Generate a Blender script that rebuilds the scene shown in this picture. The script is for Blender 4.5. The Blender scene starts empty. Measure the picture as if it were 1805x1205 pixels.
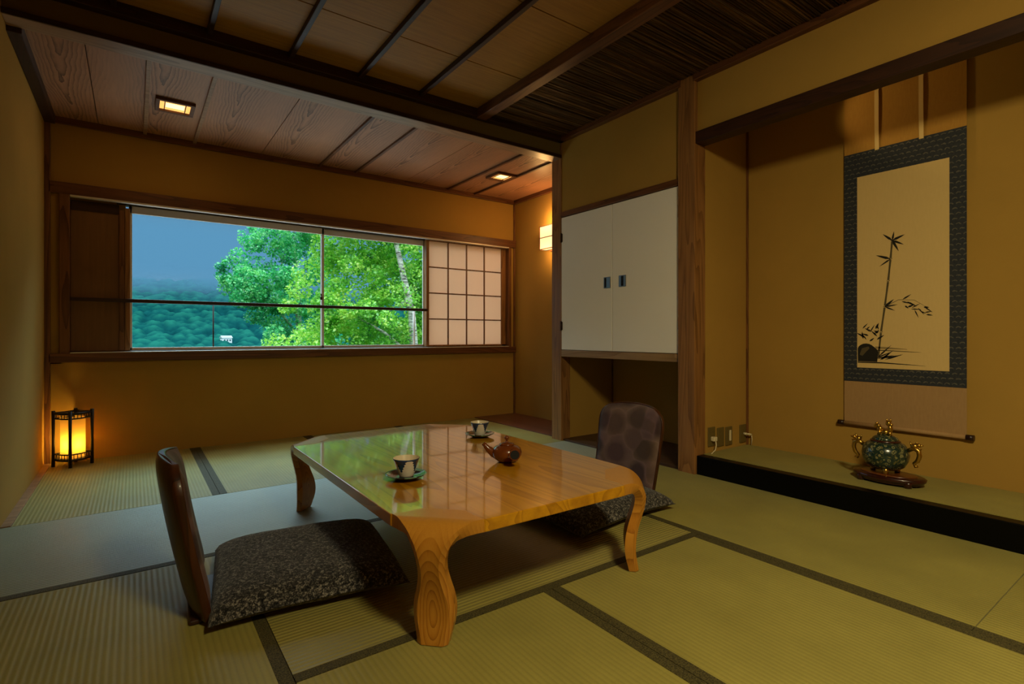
import bpy, math, random
from mathutils import Vector, Matrix, noise
random.seed(7)
S = bpy.context.scene
COL = S.collection
PI = math.pi

# ------------------------------------------------------------------ materials
def srgb(r, g, b):
    f = lambda c: c/12.92 if c <= .04045 else ((c+.055)/1.055)**2.4
    return (f(r/255), f(g/255), f(b/255), 1)

class NT:
    def __init__(s, name):
        s.m = bpy.data.materials.new(name); s.m.use_nodes = True
        s.t = s.m.node_tree; s.t.nodes.clear()
        s.out = s.n('ShaderNodeOutputMaterial')
    def n(s, typ, **kw):
        x = s.t.nodes.new(typ)
        for k, v in kw.items(): setattr(x, k, v)
        return x
    def l(s, a, b): s.t.links.new(a, b)
    def put(s, sock, v):
        if hasattr(v, 'is_output') or isinstance(v, bpy.types.NodeSocket): s.l(v, sock)
        else: sock.default_value = v
    def coord(s, scale=(1,1,1), loc=(0,0,0), rot=(0,0,0), kind='Object'):
        c = s.n('ShaderNodeTexCoord'); m = s.n('ShaderNodeMapping')
        m.inputs['Scale'].default_value = scale; m.inputs['Location'].default_value = loc
        m.inputs['Rotation'].default_value = rot
        s.l(c.outputs[kind], m.inputs['Vector']); return m.outputs[0]
    def noise(s, vec, scale=5, detail=4, rough=.5, dist=0, out='Fac'):
        x = s.n('ShaderNodeTexNoise'); s.l(vec, x.inputs['Vector'])
        x.inputs['Scale'].default_value = scale; x.inputs['Detail'].default_value = detail
        x.inputs['Roughness'].default_value = rough; x.inputs['Distortion'].default_value = dist
        return x.outputs[out]
    def ramp(s, fac, stops, interp='LINEAR'):
        x = s.n('ShaderNodeValToRGB'); s.l(fac, x.inputs[0]); cr = x.color_ramp; cr.interpolation = interp
        while len(cr.elements) < len(stops): cr.elements.new(.5)
        for e, (p, c) in zip(cr.elements, stops): e.position = p; e.color = c
        return x.outputs[0]
    def mix(s, fac, a, b, typ='MIX'):
        x = s.n('ShaderNodeMix', data_type='RGBA', blend_type=typ)
        s.put(x.inputs[0], fac); s.put(x.inputs[6], a); s.put(x.inputs[7], b)
        return x.outputs[2]
    def math(s, op, a, b=0.0, c=0.0):
        x = s.n('ShaderNodeMath', operation=op)
        s.put(x.inputs[0], a); s.put(x.inputs[1], b); s.put(x.inputs[2], c)
        return x.outputs[0]
    def sep(s, vec):
        x = s.n('ShaderNodeSeparateXYZ'); s.l(vec, x.inputs[0]); return x.outputs
    def bump(s, h, strength=.3, dist=.01):
        x = s.n('ShaderNodeBump'); x.inputs['Strength'].default_value = strength
        x.inputs['Distance'].default_value = dist; s.l(h, x.inputs['Height']); return x.outputs[0]
    def pbr(s, col, rough=.6, normal=None, metal=0, spec=.5, coat=0, coat_rough=.05, sheen=0, emit=None, estr=0, trans=0, tangent=None):
        p = s.n('ShaderNodeBsdfPrincipled')
        s.put(p.inputs['Base Color'], col); s.put(p.inputs['Roughness'], rough)
        p.inputs['Metallic'].default_value = metal; p.inputs['Specular IOR Level'].default_value = spec
        p.inputs['Coat Weight'].default_value = coat; p.inputs['Coat Roughness'].default_value = coat_rough
        p.inputs['Sheen Weight'].default_value = sheen
        if normal is not None: s.l(normal, p.inputs['Normal'])
        if emit is not None:
            s.put(p.inputs['Emission Color'], emit); p.inputs['Emission Strength'].default_value = estr
        s.l(p.outputs[0], s.out.inputs[0]); return p

def plain(name, col, rough=.6, **kw):
    t = NT(name); t.pbr(col, rough, **kw); return t.m

def wood(name, dark, light, axis='X', grain=1.0, rough=.5, coat=0, spec=.4, cathedral=.35, coat_rough=.08, bump=.12):
    """grain runs along the axis; streaks plus distorted flame figure"""
    t = NT(name)
    st = {'X': (1.2, 22, 22), 'Y': (22, 1.2, 22), 'Z': (22, 22, 1.2)}[axis]
    v = t.coord(tuple(a*grain for a in st))
    fine = t.noise(v, 3.2, 6, .62, .3)
    st2 = {'X': (.35, 4.2, 4.2), 'Y': (4.2, .35, 4.2), 'Z': (4.2, 4.2, .35)}[axis]
    v2 = t.coord(tuple(a*grain for a in st2), (1.7, 3.1, .4))
    big = t.noise(v2, 1.6, 2, .45, .4)
    rings = t.math('FRACT', t.math('MULTIPLY', big, 13.0))
    rings = t.math('POWER', rings, 2.2)
    f = t.math('ADD', t.math('MULTIPLY', fine, 1-cathedral), t.math('MULTIPLY', rings, cathedral))
    c = t.ramp(f, [(.22, light), (.78, dark)])
    low = t.noise(t.coord((1.3, 1.3, 1.3)), 2.0, 2)
    c = t.mix(t.math('MULTIPLY', low, .35), c, dark)
    nm = t.bump(f, bump, .004)
    t.pbr(c, rough, nm, coat=coat, spec=spec, coat_rough=coat_rough)
    return t.m

def plaster(name, col, amt=.14):
    t = NT(name)
    a = t.noise(t.coord(), 2.2, 5, .55); b = t.noise(t.coord(), 160, 3, .6)
    dk = tuple(c*(1-amt*1.7) for c in col[:3]) + (1,)
    c = t.mix(a, dk, col)
    t.pbr(c, .92, t.bump(b, .18, .002), spec=.15)
    return t.m

def tatami(name, axis, ca, cb):
    """ridges running along the axis; rush strands across them"""
    t = NT(name)
    v = t.coord()
    x, y, z = t.sep(v)
    u, w = (y, x) if axis == 'X' else (x, y)
    wob = t.noise(t.coord(), 9, 2)
    uu = t.math('ADD', u, t.math('MULTIPLY', wob, .003))
    ridge = t.math('SINE', t.math('MULTIPLY', uu, 2*PI/.0165))
    ridge01 = t.math('MULTIPLY_ADD', ridge, .5, .5)
    sc = (7, 300, 1) if axis == 'Y' else (300, 7, 1)
    strands = t.noise(t.coord(sc), 2.2, 3, .6)
    tuft = t.noise(t.coord((70, 70, 70)), 3, 3, .6)
    blot = t.noise(t.coord(), 2.4, 4, .6)
    base = t.ramp(blot, [(.3, srgb(*ca)), (.7, srgb(*cb))])
    base = t.mix(t.math('MULTIPLY', strands, .5), base, srgb(112, 104, 54))
    base = t.mix(t.math('MULTIPLY', t.math('POWER', t.math('SUBTRACT', 1.0, ridge01), 3.0), .20), base, srgb(78, 74, 38))  # ridge valleys painted darker, standing in for groove shade
    base = t.mix(t.math('MULTIPLY', tuft, .25), base, srgb(120, 108, 60))
    h = t.math('ADD', t.math('MULTIPLY', ridge01, .8), t.math('MULTIPLY', strands, .35))
    t.pbr(base, .42 if axis == 'X' else .55, t.bump(h, .55 if axis == 'X' else .32, .004), spec=.9 if axis == 'X' else .35, sheen=.05)
    return t.m

M = {}
M['wall'] = plaster('wall_plaster', srgb(180, 140, 66))
M['wall_toko'] = plaster('alcove_plaster', srgb(182, 142, 66))
M['cream'] = plaster('cream_door_paper', srgb(250, 244, 238), .04)
DK, LT = srgb(66, 36, 18), srgb(122, 76, 40)
M['woodX'] = wood('brown_timber_x', DK, LT, 'X', 1, .45, bump=.08)
M['woodY'] = wood('brown_timber_y', DK, LT, 'Y', 1, .45, bump=.08)
M['woodZ'] = wood('brown_timber_z', DK, srgb(140, 92, 52), 'Z', 1, .45, bump=.08)
M['woodZlight'] = wood('warm_timber_z', srgb(104, 68, 36), srgb(166, 116, 66), 'Z', 1, .42, bump=.08)
M['darkwood'] = wood('dark_timber', srgb(34, 17, 9), srgb(66, 36, 18), 'X', 1, .5, bump=.08)
M['darkwoodY'] = wood('dark_timber_y', srgb(34, 17, 9), srgb(66, 36, 18), 'Y', 1, .5, bump=.08)
M['ceil_main'] = wood('ceiling_cedar_panel', srgb(140, 96, 26), srgb(182, 132, 42), 'X', .8, .6, cathedral=.08)
def ceil_board():
    t = NT('engawa_ceiling_board')
    x, y, z = t.sep(t.coord())
    n = t.noise(t.coord((1.1, .55, 1)), 1.4, 2, .5); n2 = t.noise(t.coord((9, 2.2, 1)), 2.2, 3, .6)
    k = t.math('ADD', t.math('MULTIPLY', x, 2.35), t.math('MULTIPLY', n, .45))
    tri = t.math('ABSOLUTE', t.math('SUBTRACT', t.math('FRACT', k), .5))          # flame centre lines along the boards
    wob = t.math('MULTIPLY', t.math('SUBTRACT', n2, .5), .08)
    dist = t.math('SQRT', t.math('ADD', t.math('MULTIPLY', tri, tri), .003))
    ph = t.math('ADD', t.math('ADD', t.math('MULTIPLY', dist, 24), t.math('MULTIPLY', y, 3.2)), t.math('MULTIPLY', wob, 20))
    ring = t.math('POWER', t.math('FRACT', ph), 2.4)
    ring = t.math('MULTIPLY', ring, t.math('SUBTRACT', 1.05, t.math('MULTIPLY', tri, 2.0)))
    fine = t.noise(t.coord((26, 1.4, 20)), 3.2, 5, .62)
    f = t.math('ADD', t.math('MULTIPLY', ring, .70), t.math('MULTIPLY', fine, .45))
    bd = t.noise(t.coord((1.7, .01, .01)), 1.3, 0)
    light = t.mix(bd, srgb(206, 150, 110), srgb(178, 124, 90))
    c = t.mix(t.math('MINIMUM', f, 1.0), light, srgb(74, 46, 32))
    t.pbr(c, .45, t.bump(f, .12, .003), spec=.5); return t.m
M['ceil_board'] = ceil_board()
M['headerwood'] = wood('header_underside_wood', srgb(120, 88, 62), srgb(178, 140, 106), 'X', .9, .35, spec=.6)
M['tableY'] = wood('lacquered_table_wood', srgb(160, 102, 8), srgb(214, 152, 20), 'Y', .8, .28, coat=1.0, cathedral=.42, spec=.4, coat_rough=.045, bump=.02)
M['board'] = wood('alcove_floor_board', srgb(74, 40, 30), srgb(122, 76, 60), 'Y', .6, .3, spec=.5)
M['bark_floor'] = wood('dark_floor_board', srgb(54, 36, 24), srgb(92, 64, 44), 'Y', .6, .45)
M['shelfwood'] = wood('shelf_edge_wood', srgb(128, 96, 60), srgb(176, 140, 98), 'Y', 1, .4)
M['panelwood'] = wood('shutter_board', srgb(112, 76, 42), srgb(134, 94, 54), 'Z', .7, .55, cathedral=.05)
OL = ((152, 142, 68), (178, 166, 82))
M['tatY'] = tatami('tatami_rush_y', 'Y', *OL)
M['tatX'] = tatami('tatami_rush_x', 'X', *OL)                                      # olive mat under the table
M['tatX_blue'] = tatami('tatami_rush_x_sky_sheen', 'X', (122, 134, 108), (142, 154, 126))     # greyer rush base with a cool window sheen painted in
M['tatX_pale'] = tatami('tatami_rush_x_window_sheen', 'X', (170, 174, 148), (190, 194, 168))  # paler base paints the bright window sheen on this mat
def heri():
    t = NT('tatami_border_cloth')
    ck = t.noise(t.coord((1, 1, 1)), 260, 2, .7)
    c = t.ramp(ck, [(.4, srgb(48, 43, 24)), (.62, srgb(92, 84, 48))])
    t.pbr(c, .75, t.bump(ck, .3, .001), spec=.3); return t.m
M['heri'] = heri()
M['black'] = plain('black_lacquer', srgb(4, 4, 4), .35, spec=.15)
M['blackiron'] = plain('black_lantern_wood', srgb(22, 14, 9), .45)
M['alu'] = plain('grey_aluminium', srgb(214, 204, 194), .35, metal=.15)
M['aludark'] = plain('dark_sash_track', srgb(52, 46, 40), .5, metal=.3)
M['chrome'] = plain('chrome', srgb(150, 150, 145), .35, metal=.9)
M['gold'] = plain('gilt_metal', srgb(196, 158, 74), .28, metal=1)
M['steel'] = plain('hinge_metal', srgb(60, 42, 28), .35, metal=.8)
M['plate_dark'] = plain('olive_wall_plate', srgb(104, 88, 44), .5)
M['plate_white'] = plain('cream_plastic', srgb(222, 208, 168), .4)
M['hole'] = plain('hollow_shade_paint', srgb(6, 5, 5), .8)  # near-black paint for the shade inside openings

def glass():
    t = NT('window_glass')
    tr = t.n('ShaderNodeBsdfTransparent'); tr.inputs[0].default_value = (.93, .97, .95, 1)
    gl = t.n('ShaderNodeBsdfGlossy'); gl.inputs['Roughness'].default_value = .01
    fr = t.n('ShaderNodeFresnel'); fr.inputs[0].default_value = 1.45
    mx = t.n('ShaderNodeMixShader'); t.l(t.math('MULTIPLY', fr.outputs[0], .0012), mx.inputs[0])
    t.l(tr.outputs[0], mx.inputs[1]); t.l(gl.outputs[0], mx.inputs[2]); t.l(mx.outputs[0], t.out.inputs[0])
    return t.m
M['glass'] = glass()
def paper(name, col, tcol, fac=.5, estr=0, ecol=None, grad=None):
    t = NT(name)
    f = t.noise(t.coord((1, 1, .25)), 60, 4, .6)
    c = t.mix(t.math('MULTIPLY', f, .2), col, tuple(.75*k for k in col[:3])+(1,))
    d = t.n('ShaderNodeBsdfDiffuse'); t.l(c, d.inputs[0])
    tr = t.n('ShaderNodeBsdfTranslucent'); tr.inputs[0].default_value = tcol
    mx = t.n('ShaderNodeMixShader'); mx.inputs[0].default_value = fac
    t.l(d.outputs[0], mx.inputs[1]); t.l(tr.outputs[0], mx.inputs[2])
    if estr:
        e = t.n('ShaderNodeEmission'); e.inputs[0].default_value = ecol; e.inputs[1].default_value = estr
        a = t.n('ShaderNodeAddShader'); t.l(mx.outputs[0], a.inputs[0]); t.l(e.outputs[0], a.inputs[1])
        t.l(a.outputs[0], t.out.inputs[0])
    else: t.l(mx.outputs[0], t.out.inputs[0])
    return t.m
M['shoji'] = paper('shoji_paper', srgb(236, 204, 172), srgb(240, 212, 186), .5)
M['lampshade'] = paper('lantern_paper', srgb(240, 200, 120), srgb(255, 205, 110), .42, .06, (1, .46, .03, 1))
M['sconce'] = paper('sconce_paper', srgb(245, 225, 190), srgb(255, 220, 170), .5, .8, (1, .72, .40, 1))
def emis(name, col, st):
    t = NT(name); e = t.n('ShaderNodeEmission'); e.inputs[0].default_value = col; e.inputs[1].default_value = st
    t.l(e.outputs[0], t.out.inputs[0]); return t.m
M['bulb'] = emis('warm_bulb', (1, .66, .2, 1), 3.2)
M['downlight'] = emis('downlight_diffuser', (1, .47, .12, 1), 1.5)
M['downlight_core'] = emis('downlight_tube', (1, .72, .32, 1), 2.2)

def reed():
    t = NT('reed_ceiling')
    v = t.coord((1.1, 75, 1)); a = t.noise(v, 1.0, 5, .75, .25)
    v2 = t.coord((3, 220, 1)); b = t.noise(v2, 1.0, 3, .7)
    f = t.math('ADD', t.math('MULTIPLY', a, .7), t.math('MULTIPLY', b, .3))
    c = t.ramp(f, [(.36, srgb(26, 17, 8)), (.5, srgb(74, 52, 27)), (.66, srgb(150, 114, 64))])
    t.pbr(c, .7, t.bump(f, .9, .012), spec=.3); return t.m
M['reed'] = reed()

def fleck():
    t = NT('flecked_cushion_cloth')
    a = t.noise(t.coord((1, 1, 1)), 95, 3, .7, .6)
    b = t.noise(t.coord((1, 1, 1), (3, 1, 2)), 240, 2, .6)
    f = t.math('ADD', t.math('MULTIPLY', a, .65), t.math('MULTIPLY', b, .35))
    c = t.ramp(f, [(.40, srgb(18, 18, 19)), (.51, srgb(56, 54, 53)), (.64, srgb(150, 144, 136))])
    t.pbr(c, .95, t.bump(f, .8, .006), spec=.15, sheen=.15); return t.m
M['fleck'] = fleck()
def mottled():
    t = NT('mottled_purple_upholstery')
    base = t.coord()
    nv = t.noise(base, 9, 3, .6, out='Color')
    wv = t.n('ShaderNodeVectorMath', operation='MULTIPLY_ADD'); t.l(nv, wv.inputs[0]); wv.inputs[1].default_value = (.035, .035, .035); t.l(base, wv.inputs[2])
    v = t.n('ShaderNodeTexVoronoi', feature='SMOOTH_F1'); t.l(wv.outputs[0], v.inputs['Vector']); v.inputs['Scale'].default_value = 9.5; v.inputs['Smoothness'].default_value = .3
    r = t.n('ShaderNodeSeparateColor'); t.l(v.outputs['Color'], r.inputs[0])
    c = t.ramp(r.outputs[0], [(.1, srgb(58, 40, 40)), (.45, srgb(90, 68, 76)), (.7, srgb(112, 86, 88)), (.95, srgb(76, 58, 48))])
    n = t.noise(t.coord(), 26, 4, .6)
    d = t.ramp(v.outputs['Distance'], [(.45, (0, 0, 0, 1)), (.75, (1, 1, 1, 1))])
    c = t.mix(t.math('MULTIPLY', t.math('MULTIPLY', d, n), .8), c, srgb(146, 120, 106))
    c = t.mix(t.math('MULTIPLY', n, .45), c, srgb(58, 42, 44))
    t.pbr(c, .75, t.bump(n, .2, .003), spec=.25, sheen=.1); return t.m
M['mottled'] = mottled()
M['shellwood'] = wood('chair_shell_wood', srgb(34, 15, 6), srgb(84, 44, 20), 'Z', .8, .4, coat=.12, spec=.35)

def leg_wood():
    t = NT('table_leg_wood')
    x, y, z = t.sep(t.coord())
    n = t.noise(t.coord((6, 6, 3)), 1.3, 3, .5)
    dz = t.math('MULTIPLY', t.math('SUBTRACT', z, .085), .34)
    yy = t.math('MULTIPLY', t.math('ADD', y, t.math('MULTIPLY', t.math('SUBTRACT', n, .5), .03)), 1.15)
    r = t.math('SQRT', t.math('ADD', t.math('MULTIPLY', dz, dz), t.math('ADD', t.math('MULTIPLY', yy, yy), .00003)))
    ring = t.math('FRACT', t.math('ADD', t.math('MULTIPLY', r, 100.0), t.math('MULTIPLY', n, 1.2)))
    ring = t.math('POWER', ring, 1.8)
    fine = t.noise(t.coord((90, 90, 6)), 3, 4, .6)
    top = t.n('ShaderNodeMapRange'); t.l(z, top.inputs[0]); top.inputs[1].default_value = .27; top.inputs[2].default_value = .33; top.inputs[3].default_value = .52; top.inputs[4].default_value = .05
    f = t.math('ADD', t.math('MULTIPLY', ring, top.outputs[0]), t.math('MULTIPLY', fine, .38))
    c = t.ramp(f, [(.1, srgb(196, 136, 48)), (.5, srgb(176, 114, 34)), (.9, srgb(122, 68, 14))])
    t.pbr(c, .32, t.bump(f, .06, .002), coat=.35, coat_rough=.12, spec=.4); return t.m
M['legwood'] = leg_wood()

def scroll_brocade():
    t = NT('blue_brocade')
    x, y, z = t.sep(t.coord())
    zi = t.math('MULTIPLY', z, 1/.026); row = t.math('FLOOR', zi); fz = t.math('SUBTRACT', t.math('FRACT', zi), .5)
    yi = t.math('ADD', t.math('MULTIPLY', y, 1/.030), t.math('MULTIPLY', row, .5)); fy = t.math('SUBTRACT', t.math('FRACT', yi), .5)
    n = t.noise(t.coord(), 90, 3, .6)
    arc = t.math('ADD', fz, t.math('MULTIPLY', t.math('MULTIPLY', fy, fy), 1.6))
    band = t.math('LESS_THAN', t.math('ABSOLUTE', t.math('ADD', arc, t.math('MULTIPLY', t.math('SUBTRACT', n, .5), .5))), .10)
    wide = t.math('LESS_THAN', t.math('ABSOLUTE', fy), .34)
    mask = t.math('MULTIPLY', band, wide)
    base = t.mix(n, srgb(26, 30, 40), srgb(62, 64, 68))
    c = t.mix(t.math('MULTIPLY', mask, .36), base, srgb(138, 130, 108))
    t.pbr(c, .7, t.bump(n, .1, .001), spec=.25); return t.m
M['brocade'] = scroll_brocade()
def silk(name, a, b):
    t = NT(name); n = t.noise(t.coord((1, 9, 2)), 12, 5, .6); n2 = t.noise(t.coord((1, 2, 60)), 14, 3, .6)
    c = t.mix(t.math('ADD', t.math('MULTIPLY', n, .6), t.math('MULTIPLY', n2, .4)), a, b)
    t.pbr(c, .75, t.bump(n2, .08, .001), spec=.2); return t.m
M['goldpaper'] = silk('gold_silk', srgb(160, 112, 44), srgb(196, 146, 62))
M['tanpaper'] = silk('tan_silk', srgb(150, 116, 76), srgb(184, 146, 98))
M['picpaper'] = silk('picture_paper', srgb(208, 176, 112), srgb(224, 192, 130))
M['ribbon'] = plain('cream_ribbon', srgb(226, 190, 120), .7)
M['ink'] = plain('black_ink', srgb(26, 22, 14), .9)
M['inkgrey'] = plain('grey_ink_wash', srgb(84, 72, 44), .9)
M['inkpale'] = plain('pale_ink_wash', srgb(150, 126, 78), .9)
M['rod'] = plain('dark_roller_wood', srgb(40, 18, 14), .35)

def cloisonne():
    t = NT('cloisonne_enamel')
    v = t.n('ShaderNodeTexVoronoi', feature='F1'); t.l(t.coord(), v.inputs['Vector']); v.inputs['Scale'].default_value = 56
    d = v.outputs['Distance']
    ringm = t.math('LESS_THAN', t.math('ABSOLUTE', t.math('SUBTRACT', d, .27)), .07)
    n = t.noise(t.coord(), 130, 3, .7)
    base = t.mix(n, srgb(10, 26, 24), srgb(40, 66, 58))
    w = t.math('GREATER_THAN', n, .60)
    base = t.mix(t.math('MULTIPLY', w, .5), base, srgb(150, 130, 60))
    c = t.mix(t.math('MULTIPLY', ringm, .75), base, srgb(140, 136, 92))
    t.pbr(c, .22, spec=.6, coat=.3); return t.m
M['cloisonne'] = cloisonne()
M['rosewood'] = wood('carved_rosewood', srgb(30, 10, 7), srgb(66, 24, 16), 'Y', 1, .28, spec=.5, coat=.3)
M['rosetop'] = wood('rosewood_top', srgb(70, 34, 12), srgb(120, 66, 26), 'Y', 1, .3, spec=.5, coat=.2)
M['clay'] = NT('red_clay_glaze')
def clay():
    t = M['clay']; n = t.noise(t.coord(), 40, 3)
    c = t.mix(n, srgb(84, 38, 13), srgb(122, 62, 22)); t.pbr(c, .22, spec=.6, coat=.3); return t.m
M['clay'] = clay()
def cup_mat():
    """pale glaze with serrated dark blue leaf shapes hanging from a dark rim"""
    t = NT('painted_cup_glaze')
    v = t.coord(); x, y, z = t.sep(v)
    a = t.math('ARCTAN2', y, x)
    k = t.math('MULTIPLY_ADD', a, 4/(2*PI), .5)
    fr = t.math('ABSOLUTE', t.math('SUBTRACT', t.math('FRACT', k), .5))
    zz = t.math('MULTIPLY', z, 1/.066)
    saw = t.math('MULTIPLY', t.math('ABSOLUTE', t.math('SUBTRACT', t.math('FRACT', t.math('MULTIPLY', zz, 7.0)), .5)), .16)
    wid = t.math('MULTIPLY', t.math('SUBTRACT', zz, .16), .52)
    leaf = t.math('LESS_THAN', t.math('ADD', fr, saw), wid)
    rim = t.math('GREATER_THAN', zz, .92)
    m = t.math('MAXIMUM', leaf, rim)
    n = t.noise(v, 40, 3)
    pale = t.mix(n, srgb(214, 202, 186), srgb(238, 230, 216))
    dark = t.mix(n, srgb(14, 28, 44), srgb(38, 70, 116))
    c = t.mix(m, pale, dark)
    t.pbr(c, .25, spec=.5, coat=.4); return t.m
M['cup'] = cup_mat()
M['cupin'] = plain('pale_cup_inside', srgb(226, 210, 180), .3)
def saucer_mat():
    t = NT('green_saucer_glaze')
    v = t.coord(); x, y, z = t.sep(v)
    a = t.math('ARCTAN2', y, x)
    f = t.math('FRACT', t.math('MULTIPLY_ADD', a, 6/(2*PI), .27))
    r = t.math('SQRT', t.math('ADD', t.math('MULTIPLY', x, x), t.math('MULTIPLY', y, y)))
    m = t.math('MULTIPLY', t.math('LESS_THAN', f, .58), t.math('GREATER_THAN', r, .058))
    n = t.noise(v, 60, 3)
    c = t.mix(m, t.mix(n, srgb(10, 16, 16), srgb(24, 30, 26)), t.mix(n, srgb(58, 108, 92), srgb(128, 172, 152)))
    t.pbr(c, .2, spec=.6, coat=.4); return t.m
M['saucer'] = saucer_mat()

# ------------------------------------------------------------------ mesh builder
class MB:
    def __init__(s): s.v = []; s.f = []; s.sm = []
    def add(s, vs, fs, smooth=False):
        o = len(s.v); s.v += [tuple(v) for v in vs]
        for f in fs: s.f.append([i+o for i in f]); s.sm.append(smooth)
        return s
    def box(s, x0, x1, y0, y1, z0, z1):
        vs = [(x, y, z) for z in (z0, z1) for y in (y0, y1) for x in (x0, x1)]
        return s.add(vs, [(0,2,3,1),(4,5,7,6),(0,1,5,4),(2,6,7,3),(0,4,6,2),(1,3,7,5)])
    def obox(s, c, ax, ay, az):
        c = Vector(c); ax = Vector(ax); ay = Vector(ay); az = Vector(az)
        vs = [c+ax*i+ay*j+az*k for k in (-1,1) for j in (-1,1) for i in (-1,1)]
        return s.add(vs, [(0,2,3,1),(4,5,7,6),(0,1,5,4),(2,6,7,3),(0,4,6,2),(1,3,7,5)])
    def prism(s, pts, z0, z1):
        n = len(pts)
        vs = [(x, y, z0) for x, y in pts] + [(x, y, z1) for x, y in pts]
        fs = [list(range(n))[::-1], list(range(n, 2*n))] + [(i, (i+1) % n, n+(i+1) % n, n+i) for i in range(n)]
        return s.add(vs, fs)
    def loft(s, rings, cap=True, smooth=True, closed=True):
        n = len(rings[0]); vs = [p for r in rings for p in r]; fs = []
        for k in range(len(rings)-1):
            for i in range(n if closed else n-1):
                j = (i+1) % n; fs.append((k*n+i, k*n+j, (k+1)*n+j, (k+1)*n+i))
        s.add(vs, fs, smooth)
        if cap:
            o = len(s.v)-len(vs)
            s.f.append([o+i for i in range(n)][::-1]); s.sm.append(False)
            s.f.append([o+(len(rings)-1)*n+i for i in range(n)]); s.sm.append(False)
        return s
    def tube(s, pts, r, seg=8, cap=True, smooth=True):
        pts = [Vector(p) for p in pts]; N = len(pts)
        rs = r if isinstance(r, (list, tuple)) else [r]*N
        d0 = (pts[1]-pts[0]).normalized()
        up = Vector((0,0,1)) if abs(d0.z) < .9 else Vector((1,0,0))
        nx = d0.cross(up).normalized(); rings = []
        for i in range(N):
            d = (pts[min(i+1, N-1)]-pts[max(i-1, 0)]).normalized()
            nx = (nx-d*nx.dot(d)).normalized(); ny = d.cross(nx)
            rings.append([pts[i]+(nx*math.cos(2*PI*k/seg)+ny*math.sin(2*PI*k/seg))*rs[i] for k in range(seg)])
        return s.loft(rings, cap, smooth)
    def lathe(s, prof, seg=32, c=(0,0,0), cap=True, sx=1, sy=1):
        rings = [[(c[0]+r*sx*math.cos(2*PI*k/seg), c[1]+r*sy*math.sin(2*PI*k/seg), c[2]+z) for k in range(seg)] for r, z in prof]
        return s.loft(rings, cap)
    def ball(s, c, r, seg=12, sc=(1,1,1)):
        prof = [(max(math.sin(PI*i/8), .02)*r, -math.cos(PI*i/8)*r*sc[2]) for i in range(9)]
        return s.lathe(prof, seg, c, True, sc[0], sc[1])

def obj(name, mb, mat, parent=None, loc=None, rot=None, bevel=0):
    me = bpy.data.meshes.new(name); me.from_pydata(mb.v, [], mb.f); me.update()
    me.polygons.foreach_set('use_smooth', mb.sm)
    o = bpy.data.objects.new(name, me); COL.objects.link(o)
    for m in (mat if isinstance(mat, list) else [mat]): me.materials.append(m)
    if parent: o.parent = parent
    if loc: o.location = loc
    if rot: o.rotation_euler = rot
    if bevel:
        b = o.modifiers.new('bevel', 'BEVEL'); b.width = bevel; b.segments = 2; b.limit_method = 'ANGLE'
        b.angle_limit = math.radians(40)
    return o
def tag(o, label, cat, group=None, kind=None):
    o['label'] = label; o['category'] = cat
    if group: o['group'] = group
    if kind: o['kind'] = kind
    return o
def thing(name, label, cat, loc=(0,0,0), rz=0, group=None):
    o = bpy.data.objects.new(name, None); COL.objects.link(o); o.empty_display_size = .1
    o.location = loc; o.rotation_euler = (0, 0, rz); return tag(o, label, cat, group)
def struct(name, mb, mat, parent=None, bevel=0):
    o = obj(name, mb, mat, parent, bevel=bevel)
    if not parent: o['kind'] = 'structure'
    return o

# ------------------------------------------------------------------ room constants
XL, XC, YB, YH = -.48, 2.808, 4.64, 3.22       # left wall, cabinet/alcove front plane, window wall, header front
XE, XT = 3.374, 3.37                           # right wall of the window strip, alcove back wall
H = .85

# ---- shell
struct('floor', MB().box(-.7, 3.6, -1.8, 4.9, -.2, -.03), M['bark_floor'])
w = MB().box(XL-.12, XL, -1.7, 4.78, -.2, 2.62)
struct('wall_left', w, M['wall'])
w = MB()
w.box(XL-.12, 3.5, YB, YB+.12, -.2, .672); w.box(XL-.12, 3.5, YB, YB+.12, 1.80, 2.62)
w.box(XL-.12, -.395, YB, YB+.12, .66, 1.81); w.box(-.40, -.048, YB+.055, YB+.12, .66, 1.81); w.box(3.30, 3.5, YB, YB+.12, .66, 1.81)
struct('wall_back', w, M['wall'])
struct('wall_right', MB().box(XE, 3.52, 3.30, 4.78, -.2, 2.62), M['wall'])
struct('wall_divider', MB().box(2.905, 3.52, 3.23, 3.33, -.2, 2.62), M['wall'])
struct('wall_cabinet_back', MB().box(3.41, 3.52, 2.0, 3.3, -.2, 2.62), M['wall'])
struct('wall_cabinet_top', MB().box(2.816, 2.9, 2.07, 3.23, 1.835, 2.45), M['wall'])
struct('wall_alcove_side', MB().box(2.88, 3.52, 1.958, 2.05, -.2, 2.62), M['wall_toko'])
struct('wall_alcove_back', MB().box(XT, 3.52, -.5, 1.96, -.2, 2.62), M['wall_toko'])
struct('wall_alcove_right', MB().box(2.82, 3.52, -.55, -.42, -.2, 2.62), M['wall_toko'])
struct('wall_alcove_top', MB().box(2.816, 2.88, -.5, 1.965, 2.09, 2.45), M['wall'])
struct('wall_right_near', MB().box(2.82, 2.95, -1.8, -.5, -.2, 2.62), M['wall'])
struct('wall_front', MB().box(XL-.12, 2.9, -1.8, -1.7, -.2, 2.62), M['wall'])
struct('wall_header', MB().box(XL, 2.86, 3.232, 3.325, 2.30, 2.62), plaster('header_plaster', srgb(120, 100, 52)))

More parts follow.
